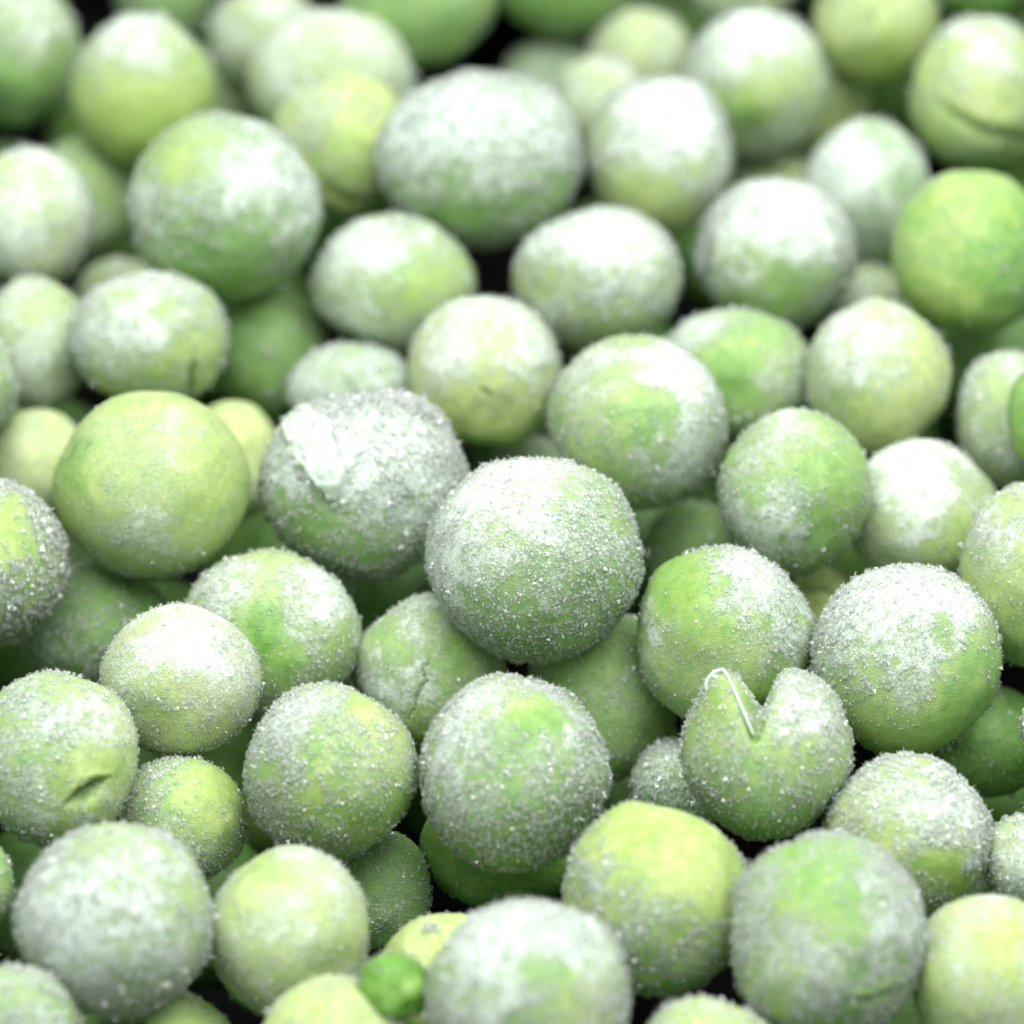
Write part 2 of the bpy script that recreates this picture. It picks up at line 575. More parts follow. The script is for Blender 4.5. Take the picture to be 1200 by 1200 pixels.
# ------------------------------------------------------------------ added dark box under the heap, its walls shut out side light
def added_tray_mesh(x0, x1, y0, y1, h, wall):
    """open box: floor, four sides with thickness and a rounded rim"""
    bm = bmesh.new()
    inner = [(x0, y0), (x1, y0), (x1, y1), (x0, y1)]
    outer = [(x0 - wall, y0 - wall), (x1 + wall, y0 - wall), (x1 + wall, y1 + wall), (x0 - wall, y1 + wall)]
    ring = lambda pts, z: [bm.verts.new((x, y, z)) for x, y in pts]
    fi, ti, to, fo = ring(inner, 0.0), ring(inner, h), ring(outer, h), ring(outer, -wall)
    bm.faces.new(fi)
    bm.faces.new(list(reversed(fo)))
    for lo, hi in ((ti, fi), (to, ti), (fo, to)):
        for i in range(4):
            j = (i + 1) % 4
            bm.faces.new((lo[i], lo[j], hi[j], hi[i]))
    bmesh.ops.recalc_face_normals(bm, faces=bm.faces)
    rim = [e for e in bm.edges if all(abs(v.co.z - h) < 1e-6 for v in e.verts)]
    bmesh.ops.bevel(bm, geom=rim, offset=wall * 0.3, segments=3, affect='EDGES')
    me = bpy.data.meshes.new('added_tray')
    bm.to_mesh(me)
    bm.free()
    me.materials.append(M_ADDED_TRAY)
    return me


added_tray = link('added_tray', added_tray_mesh(-0.0475, 0.0525, -0.0460, 0.0710, 0.027, 0.003))  # walls out of view, added to block side light; floor blackens the gaps
added_tray['kind'] = 'structure'
added_tray['label'] = 'added dark box under the heap, unseen walls block side light, black in the gaps between peas'
added_tray['category'] = 'added_tray'

# ------------------------------------------------------------------ the peas in view
# key: centre in millimetres, outline in photograph pixels (cx, cy, rx, ry)
PLACE = {
    1: ((-25.685, 36.674, 24.000), (15, 58, 76, 90)),
    2: ((-18.729, 31.041, 25.810), (167, 108, 86, 90)),
    3: ((-18.083, 44.165, 22.003), (195, -12, 60, 60)),
    5: ((-12.766, 40.521, 21.684), (312, 45, 68, 62)),
    6: ((-9.289, 34.433, 23.884), (388, 92, 98, 84)),
    7: ((-15.147, 41.428, 17.311), (262, 108, 50, 55)),
    8: ((-8.695, 27.323, 25.526), (398, 166, 82, 84)),
    9: ((-4.844, 40.623, 24.588), (490, -8, 90, 88)),
    10: ((2.626, 42.657, 24.930), (660, -42, 88, 86)),
    11: ((-1.521, 23.961, 27.218), (564, 186, 121, 103)),
    12: ((2.297, 40.415, 18.603), (652, 100, 68, 58)),
    13: ((6.611, 39.259, 21.438), (748, 66, 62, 58)),
    14: ((4.555, 33.930, 22.500), (704, 124, 60, 58)),
    15: ((7.360, 25.002, 26.500), (772, 183, 87, 95)),
    16: ((12.330, 31.886, 25.500), (884, 100, 85, 87)),
    17: ((15.446, 36.835, 20.756), (950, 113, 72, 74)),
    18: ((11.929, 43.330, 23.000), (868, -18, 66, 50)),
    19: ((18.497, 36.266, 26.237), (1023, 24, 75, 75)),
    20: ((24.741, 44.195, 22.998), (1155, -30, 70, 60)),
    21: ((23.749, 30.921, 25.500), (1148, 114, 87, 92)),
    22: ((18.128, 26.475, 23.000), (1020, 224, 75, 84)),
    23: ((13.346, 30.338, 19.000), (905, 238, 58, 60)),
    25: ((13.043, 18.558, 25.500), (908, 298, 94, 88)),
    26: ((22.567, 16.316, 27.500), (1137, 296, 94, 100)),
    27: ((17.917, 23.041, 19.010), (1015, 346, 42, 42)),
    29: ((-14.271, 19.246, 28.011), (262, 242, 114, 114)),
    30: ((-24.055, 21.396, 25.500), (35, 255, 78, 83)),
    31: ((-21.749, 29.539, 20.157), (102, 228, 66, 72)),
    32: ((-20.013, 23.880, 17.955), (138, 352, 52, 50)),
    33: ((-5.933, 17.510, 24.395), (460, 334, 96, 84)),
    34: ((4.348, 16.856, 25.500), (703, 324, 98, 84)),
    35: ((-1.335, 10.164, 24.998), (568, 437, 92, 94)),
    36: ((-7.998, 11.915, 22.385), (410, 456, 74, 54)),
    37: ((10.946, 11.370, 23.672), (862, 442, 93, 82)),
    38: ((17.731, 9.550, 25.311), (1025, 441, 88, 94)),
    39: ((24.252, 7.824, 24.000), (1183, 492, 64, 80)),
    40: ((25.772, 3.970, 27.500), (1228, 490, 50, 66)),
    41: ((23.752, 18.301, 19.002), (1155, 418, 70, 62)),
    42: ((6.011, 4.731, 26.501), (746, 496, 108, 105)),
    43: ((13.437, -0.539, 26.758), (931, 577, 91, 95)),
    44: ((19.761, 1.043, 23.717), (1080, 606, 90, 88)),
    45: ((24.984, -6.183, 26.500), (1220, 675, 95, 112)),
    46: ((-17.728, 12.049, 25.576), (176, 397, 96, 80)),
    47: ((-23.524, 14.220, 23.426), (42, 402, 66, 80)),
    48: ((-26.556, 8.315, 26.000), (-40, 448, 62, 68)),
    49: ((-12.162, 17.669, 20.001), (315, 410, 70, 80)),
    50: ((-23.164, 7.318, 21.500), (45, 545, 62, 66)),
    51: ((-13.725, 8.194, 21.000), (272, 540, 58, 74)),
    52: ((-17.160, -0.710, 27.500), (178, 566, 118, 112)),
    53: ((-6.939, 0.286, 26.500), (430, 568, 120, 107)),
    54: ((1.073, -7.309, 28.772), (626, 653, 127, 120)),
    55: ((9.911, -9.444, 25.685), (847, 745, 105, 108)),
    56: ((18.479, -12.082, 26.500), (1064, 775, 111, 112)),
    57: ((-24.833, -5.166, 26.500), (-15, 658, 90, 97)),
    58: ((-20.020, -2.924, 20.015), (112, 738, 92, 78)),
    59: ((-11.509, -7.362, 23.641), (315, 747, 107, 102)),
    60: ((-15.427, -13.274, 26.358), (212, 798, 93, 89)),
    61: ((-3.915, -8.176, 22.191), (504, 786, 90, 90)),
    62: ((-6.678, 3.265, 17.005), (440, 690, 75, 70)),
    63: ((4.257, -7.851, 20.315), (705, 815, 90, 104)),
    64: ((6.811, 7.860, 15.657), (762, 640, 56, 60)),
    65: ((8.999, 4.575, 18.350), (815, 645, 60, 60)),
    66: ((14.955, -0.251, 19.000), (962, 712, 44, 48)),
    67: ((1.058, 10.282, 18.016), (625, 560, 50, 50)),
    68: ((-20.902, -18.832, 26.578), (68, 891, 98, 104)),
    69: ((-15.399, -18.568, 22.425), (211, 962, 79, 80)),
    70: ((-8.336, -18.857, 26.000), (388, 902, 103, 105)),
    71: ((0.039, -20.032, 27.132), (601, 902, 109, 116)),
    72: ((-0.480, -17.528, 19.857), (588, 990, 98, 80)),
    73: ((-5.883, -19.773, 19.001), (452, 1045, 56, 70)),
    74: ((11.700, -18.660, 27.008), (898, 880, 101, 101)),
    75: ((8.036, -13.537, 19.996), (800, 918, 60, 55)),
    76: ((6.551, -27.526, 26.308), (770, 1052, 110, 116)),
    77: ((18.233, -21.829, 24.627), (1066, 980, 97, 92)),
    78: ((22.311, -9.584, 19.000), (1150, 868, 76, 68)),
    79: ((25.496, -14.838, 25.000), (1242, 850, 46, 46)),
    80: ((23.805, -22.228, 23.357), (1206, 1010, 57, 56)),
    81: ((13.991, -31.550, 27.942), (967, 1096, 115, 122)),
    82: ((21.579, -31.676, 25.232), (1162, 1148, 99, 99)),
    83: ((-17.740, -30.516, 28.014), (136, 1077, 116, 113)),
    84: ((-9.863, -29.228, 25.500), (344, 1098, 103, 103)),
    85: ((-24.804, -25.275, 25.000), (-38, 1035, 52, 60)),
    86: ((-22.102, -35.812, 26.276), (18, 1206, 78, 76)),
    87: ((-15.810, -32.255, 21.163), (190, 1232, 86, 80)),
    88: ((-2.790, -29.080, 22.502), (528, 1150, 86, 82)),
    90: ((-7.894, -36.402, 25.501), (392, 1232, 98, 88)),
    91: ((0.754, -36.442, 29.000), (620, 1168, 121, 117)),
    92: ((8.727, -36.972, 25.001), (830, 1252, 92, 89)),
}
# buried peas: x, y, z, radius in millimetres
BURIED = [
    (-42.27, -35.31, 8.19, 3.84),
    (-30.34, -37.99, 10.05, 4.04),
    (-21.84, -38.31, 7.55, 3.82),
    (-10.55, -38.68, 9.58, 3.72),
    (-2.99, -38.20, 11.21, 4.28),
    (4.59, -38.06, 9.76, 3.69),
    (26.31, -38.16, 9.19, 4.11),
    (34.30, -38.85, 7.85, 4.29),
    (43.84, -38.89, 7.89, 4.42),
    (-37.18, -26.21, 8.70, 4.24),
    (-25.36, -26.33, 9.72, 4.16),
    (-17.06, -27.30, 9.27, 4.49),
    (-8.37, -27.36, 10.73, 4.60),
    (-0.60, -29.26, 7.08, 4.49),
    (11.83, -28.78, 9.86, 4.47),
    (19.88, -27.24, 10.16, 3.99),
    (30.67, -31.62, 9.33, 4.02),
    (38.37, -27.91, 10.19, 3.93),
    (-41.71, -19.59, 8.40, 3.89),
    (-19.38, -19.36, 10.39, 4.12),
    (-1.91, -19.48, 10.81, 4.38),
    (18.37, -19.28, 8.92, 3.78),
    (25.53, -21.76, 9.77, 4.08),
    (33.29, -20.22, 9.50, 4.11),
    (45.22, -20.51, 9.59, 3.81),
    (-37.24, -9.12, 8.48, 4.42),
    (-22.77, -10.32, 9.18, 3.79),
    (-14.92, -12.40, 10.40, 3.92),
    (19.50, -11.39, 10.31, 3.97),
    (27.21, -13.33, 11.64, 4.34),
    (38.70, -10.38, 10.08, 3.88),
    (-44.73, -2.52, 8.48, 4.12),
    (-30.38, -0.81, 9.37, 4.41),
    (-20.02, -3.66, 10.14, 3.72),
    (-11.57, -2.49, 10.43, 4.57),
    (-2.25, -1.73, 8.66, 3.68),
    (5.75, -3.26, 8.63, 4.40),
    (23.61, -2.09, 9.18, 3.73),
    (33.61, -4.04, 10.03, 4.51),
    (45.36, -6.00, 9.98, 4.03),
    (-36.45, 6.40, 7.99, 4.45),
    (-26.26, 6.17, 9.06, 3.97),
    (-17.45, 5.89, 10.03, 3.80),
    (-6.88, 4.21, 10.36, 3.86),
    (19.21, 5.22, 10.54, 4.00),
    (29.65, 3.27, 9.93, 4.07),
    (-41.53, 12.75, 7.13, 3.98),
    (-31.34, 15.56, 10.02, 3.98),
    (-23.03, 13.37, 8.50, 4.21),
    (-11.29, 10.90, 10.26, 4.41),
    (-3.74, 13.53, 8.06, 3.83),
    (7.62, 13.20, 10.11, 3.94),
    (15.42, 13.28, 9.62, 4.13),
    (31.82, 11.63, 10.55, 4.16),
    (42.06, 15.45, 7.72, 3.70),
    (-36.95, 24.40, 9.23, 4.56),
    (-23.64, 21.47, 8.60, 3.85),
    (-8.01, 20.13, 9.58, 4.44),
    (1.35, 21.91, 9.59, 3.63),
    (9.34, 21.74, 8.80, 4.32),
    (17.74, 21.26, 9.94, 4.45),
    (37.95, 21.88, 7.42, 4.19),
    (-43.28, 31.05, 7.57, 4.58),
    (-31.33, 31.18, 9.52, 3.60),
    (-14.18, 30.39, 10.01, 4.41),
    (6.52, 29.19, 7.57, 3.65),
    (22.00, 28.71, 9.60, 4.41),
    (42.89, 31.80, 9.02, 3.89),
    (-27.12, 40.59, 9.84, 3.68),
    (-18.24, 37.92, 10.38, 4.41),
    (-9.68, 38.02, 10.15, 4.43),
    (4.85, 35.74, 9.82, 3.71),
    (11.63, 38.11, 9.50, 3.73),
    (18.98, 37.48, 10.03, 3.92),
    (26.63, 39.23, 10.26, 3.81),
    (37.12, 39.76, 7.54, 4.05),
    (-20.76, 45.76, 9.96, 4.00),
    (-13.41, 44.88, 9.58, 3.66),
    (-4.59, 44.79, 9.78, 3.97),
    (5.89, 46.06, 10.22, 3.71),
    (15.77, 44.09, 9.67, 3.67),
    (31.84, 45.12, 8.37, 3.75),
    (42.71, 45.67, 9.54, 3.70),
    (-38.38, 56.92, 9.96, 3.72),
    (-28.09, 57.29, 8.67, 4.24),
    (-15.69, 53.78, 7.59, 3.70),
    (8.38, 56.26, 9.58, 3.97),
    (20.73, 52.77, 9.25, 3.83),
    (28.64, 54.66, 9.36, 4.57),
    (50.20, 56.13, 7.29, 4.08),
    (-18.95, 67.05, 7.23, 4.47),
    (-10.13, 66.51, 7.38, 4.03),
    (-1.14, 67.49, 7.86, 4.43),
    (7.45, 66.86, 8.49, 4.48),
    (43.79, 66.53, 7.17, 3.94),
    (-43.46, -43.65, 11.97, 4.50),
    (-34.59, -44.94, 11.73, 4.53),
    (-23.44, -41.89, 13.82, 3.81),
    (-15.87, -41.81, 13.79, 4.00),
    (-7.76, -44.46, 14.06, 4.36),
    (2.43, -43.56, 15.11, 4.54),
    (11.22, -41.23, 12.48, 4.40),
    (21.30, -41.99, 13.92, 4.03),
    (30.50, -43.99, 13.57, 4.57),
    (39.11, -43.33, 12.84, 3.99),
    (-36.38, -33.19, 12.56, 4.03),
    (-28.61, -31.76, 15.31, 4.56),
    (-18.13, -34.52, 12.81, 3.88),
    (-8.61, -34.22, 14.77, 3.62),
    (0.02, -31.79, 14.77, 3.89),
    (7.73, -33.77, 15.45, 4.34),
    (18.90, -35.12, 10.28, 4.18),
    (25.02, -32.57, 14.00, 3.62),
    (36.77, -34.32, 13.77, 3.82),
    (47.61, -32.11, 11.76, 4.47),
    (-44.62, -25.83, 12.56, 4.41),
    (-31.51, -22.60, 13.09, 4.04),
    (32.30, -26.13, 14.37, 3.87),
    (39.37, -21.55, 13.63, 3.60),
    (-36.16, -16.15, 12.49, 4.01),
    (26.81, -17.08, 18.78, 4.00),
    (34.38, -14.51, 14.19, 3.61),
    (44.76, -13.87, 13.38, 4.10),
    (-43.69, -8.65, 13.42, 3.98),
    (-29.77, -8.71, 12.79, 4.50),
    (39.60, -5.14, 15.33, 3.83),
    (-37.79, -0.45, 12.49, 3.89),
    (37.25, 3.19, 13.24, 4.48),
    (44.98, 1.19, 12.11, 3.72),
    (-43.51, 6.98, 11.34, 3.63),
    (-31.51, 8.91, 14.23, 4.16),
    (29.72, 7.17, 16.40, 3.73),
    (43.63, 9.09, 12.27, 4.54),
    (-39.68, 17.38, 13.57, 4.42),
    (-17.35, 14.98, 13.79, 3.98),
    (34.89, 18.17, 13.72, 4.00),
    (47.86, 17.62, 12.49, 4.36),
    (-44.58, 24.38, 12.14, 3.86),
    (-29.46, 24.56, 12.69, 3.94),
    (32.82, 25.96, 12.56, 4.39),
    (43.19, 24.89, 13.18, 4.43),
    (-37.27, 34.33, 11.86, 3.76),
    (27.75, 32.66, 13.67, 3.92),
    (36.31, 33.41, 12.73, 4.08),
    (49.36, 34.65, 12.27, 4.14),
    (-42.61, 39.60, 11.63, 3.92),
    (-34.80, 41.91, 11.19, 4.49),
    (33.04, 40.47, 14.26, 4.09),
    (42.25, 39.38, 13.10, 3.78),
    (-41.91, 50.36, 13.00, 4.58),
    (36.43, 49.92, 12.83, 4.51),
    (44.05, 52.73, 11.60, 3.97),
    (-44.02, 60.15, 12.82, 3.62),
    (-33.16, 60.99, 14.20, 4.40),
    (-5.65, 60.76, 11.41, 3.99),
    (2.17, 61.07, 12.82, 4.19),
    (23.01, 60.52, 12.82, 4.42),
    (34.08, 59.73, 12.44, 3.75),
    (41.65, 60.22, 11.48, 4.15),
    (-38.58, -39.26, 17.71, 4.49),
    (-29.96, -39.94, 18.02, 4.43),
    (-2.57, -37.43, 18.86, 3.67),
    (16.05, -37.72, 18.81, 4.57),
    (30.49, -36.06, 17.51, 3.94),
    (43.12, -37.04, 16.87, 4.00),
    (-35.18, -27.40, 18.11, 4.06),
    (27.20, -28.33, 20.06, 4.32),
    (38.66, -28.29, 17.92, 3.97),
    (45.78, -25.81, 16.59, 3.93),
    (-40.82, -20.25, 17.78, 4.39),
    (-29.64, -17.75, 18.92, 4.01),
    (34.22, -20.23, 19.22, 4.25),
    (43.40, -18.95, 18.98, 3.81),
    (-35.51, -11.02, 18.78, 4.39),
    (30.26, -10.57, 18.27, 3.62),
    (39.23, -11.77, 19.00, 3.99),
    (50.60, -11.22, 18.49, 4.36),
    (-39.87, -4.28, 18.61, 3.87),
    (-31.27, -2.40, 17.27, 3.63),
    (32.60, -2.29, 18.55, 4.53),
    (46.89, -3.41, 18.49, 4.56),
    (-35.52, 3.62, 18.62, 4.06),
    (38.35, 8.52, 18.99, 3.68),
    (48.96, 5.36, 18.15, 4.50),
    (-39.95, 9.99, 17.18, 4.07),
    (-32.40, 15.20, 19.46, 4.35),
    (32.69, 13.37, 19.42, 4.02),
    (41.25, 14.84, 17.30, 3.70),
    (-35.16, 22.93, 17.98, 4.25),
    (30.05, 21.44, 19.36, 4.37),
    (38.68, 21.98, 19.66, 4.26),
    (47.83, 22.05, 19.21, 3.95),
    (-40.49, 29.43, 17.24, 4.45),
    (-31.80, 29.81, 19.36, 3.77),
    (32.70, 30.75, 18.80, 3.70),
    (42.19, 31.66, 17.60, 3.97),
    (-34.87, 37.30, 18.70, 4.32),
    (38.47, 38.29, 19.74, 4.18),
    (47.78, 39.61, 18.17, 3.97),
    (-38.61, 44.60, 17.86, 3.91),
    (-30.48, 44.67, 19.07, 4.54),
    (33.87, 45.96, 19.24, 3.61),
    (43.13, 46.43, 17.32, 4.38),
    (-34.66, 53.25, 16.67, 3.98),
    (-27.25, 56.20, 17.99, 4.36),
    (-14.64, 56.59, 19.20, 4.44),
    (-6.26, 55.61, 17.99, 4.20),
    (1.79, 55.46, 17.96, 3.66),
    (11.33, 57.28, 18.09, 3.88),
    (20.62, 54.85, 18.21, 4.02),
    (28.83, 56.77, 17.78, 4.37),
    (37.90, 56.24, 17.71, 3.86),
    (47.95, 55.83, 17.21, 3.78),
    (-39.85, 64.00, 17.24, 3.80),
    (-29.59, 67.06, 18.48, 4.10),
    (-21.76, 64.84, 17.52, 4.36),
    (-12.15, 64.87, 16.82, 4.55),
    (-3.12, 64.53, 17.89, 4.17),
    (7.76, 64.51, 17.99, 4.43),
    (16.47, 64.45, 17.56, 4.54),
    (25.08, 65.80, 18.93, 4.20),
    (33.61, 65.24, 18.24, 4.53),
    (44.39, 64.95, 17.32, 4.11),
    (5.72, 50.20, 22.64, 4.60),
    (-3.42, 49.08, 24.76, 4.60),
    (34.09, 2.41, 26.13, 4.60),
    (-34.27, -2.22, 24.79, 4.60),
    (-23.60, 48.28, 25.22, 4.60),
    (18.01, 47.91, 23.33, 4.60),
    (-32.07, -30.33, 26.09, 4.60),
    (-34.95, 48.69, 26.04, 4.60),
    (31.65, 39.92, 24.71, 4.60),
    (32.73, 51.70, 26.00, 4.60),
    (34.07, -9.40, 25.21, 4.60),
    (35.60, -26.38, 25.97, 4.60),
    (33.35, 25.67, 25.99, 4.20),
    (-34.74, -21.02, 24.94, 4.20),
    (-33.16, 50.23, 9.42, 4.20),
    (0.62, 1.45, 20.41, 4.20),
    (23.30, 12.30, 8.91, 3.80),
    (-16.12, 33.61, 17.20, 3.80),
    (-33.14, 8.79, 24.47, 3.80),
    (-32.01, 23.79, 25.57, 3.80),
    (-13.28, 48.48, 24.33, 3.80),
    (-29.49, -16.33, 8.77, 3.80),
    (-29.20, -12.76, 25.58, 3.80),
    (14.55, -18.57, 16.23, 3.80),
    (6.74, -19.61, 18.03, 3.80),
    (-2.01, 34.23, 19.34, 3.80),
    (5.56, 14.48, 17.58, 3.80),
    (10.72, 5.30, 11.63, 3.80),
    (11.96, 43.18, 15.95, 3.40),
    (3.57, -25.86, 12.55, 3.40),
    (25.30, 45.46, 13.24, 3.40),
    (13.62, 51.13, 9.42, 3.40),
    (4.07, 25.86, 17.84, 3.40),
    (34.80, 11.06, 26.15, 3.40),
    (6.96, -12.58, 11.92, 3.40),
    (22.27, 2.85, 17.45, 3.40),
    (-10.54, -18.61, 13.98, 3.40),
    (23.80, 25.16, 17.00, 3.40),
    (-0.81, -5.46, 14.66, 3.40),
    (14.38, -26.76, 21.20, 3.40),
    (-35.56, 35.30, 26.04, 3.40),
    (-13.57, 27.53, 20.49, 3.40),
    (-1.10, 8.28, 12.87, 3.40),
    (-8.66, 44.31, 15.81, 3.40),
    (-26.98, -25.32, 19.48, 3.40),
    (-6.59, 30.33, 13.17, 3.40),
    (10.47, -1.90, 16.80, 3.40),
    (-17.46, 0.77, 14.20, 3.00),
    (-5.80, 13.24, 15.50, 3.00),
    (-18.05, 4.77, 22.54, 3.00),
    (-32.40, 41.05, 26.08, 3.00),
    (-2.29, 40.35, 14.53, 3.00),
    (-7.57, -6.29, 15.48, 3.00),
    (-0.10, -11.80, 14.85, 3.00),
    (-22.77, -32.33, 20.53, 3.00),
    (-9.52, 51.16, 9.25, 3.00),
    (25.51, 38.42, 19.64, 3.00),
    (-26.06, 32.18, 16.58, 3.00),
    (3.86, 4.47, 9.41, 3.00),
    (30.95, -17.59, 25.10, 3.00),
    (19.18, -3.02, 16.24, 3.00),
    (25.26, 50.62, 25.26, 3.00),
    (-25.32, -11.71, 19.71, 3.00),
    (-25.92, 2.27, 19.46, 3.00),
    (-18.75, -15.94, 17.02, 3.00),
    (-13.13, -1.40, 18.40, 3.00),
    (13.17, -8.31, 16.79, 3.00),
    (13.61, 5.19, 22.19, 3.00),
    (12.60, -2.47, 10.98, 3.00),
    (25.95, 18.69, 13.74, 3.00),
    (-1.48, 27.79, 10.02, 3.00),
    (1.45, -25.53, 19.63, 3.00),
    (28.88, 20.13, 8.84, 3.00),
    (-0.74, 18.62, 17.94, 3.00),
    (-29.48, 17.32, 26.06, 3.00),
    (14.09, 32.20, 13.74, 3.00),
    (32.47, 17.40, 25.51, 3.00),
    (-28.74, 2.85, 25.51, 3.00),
    (17.86, 17.97, 17.19, 3.00),
]

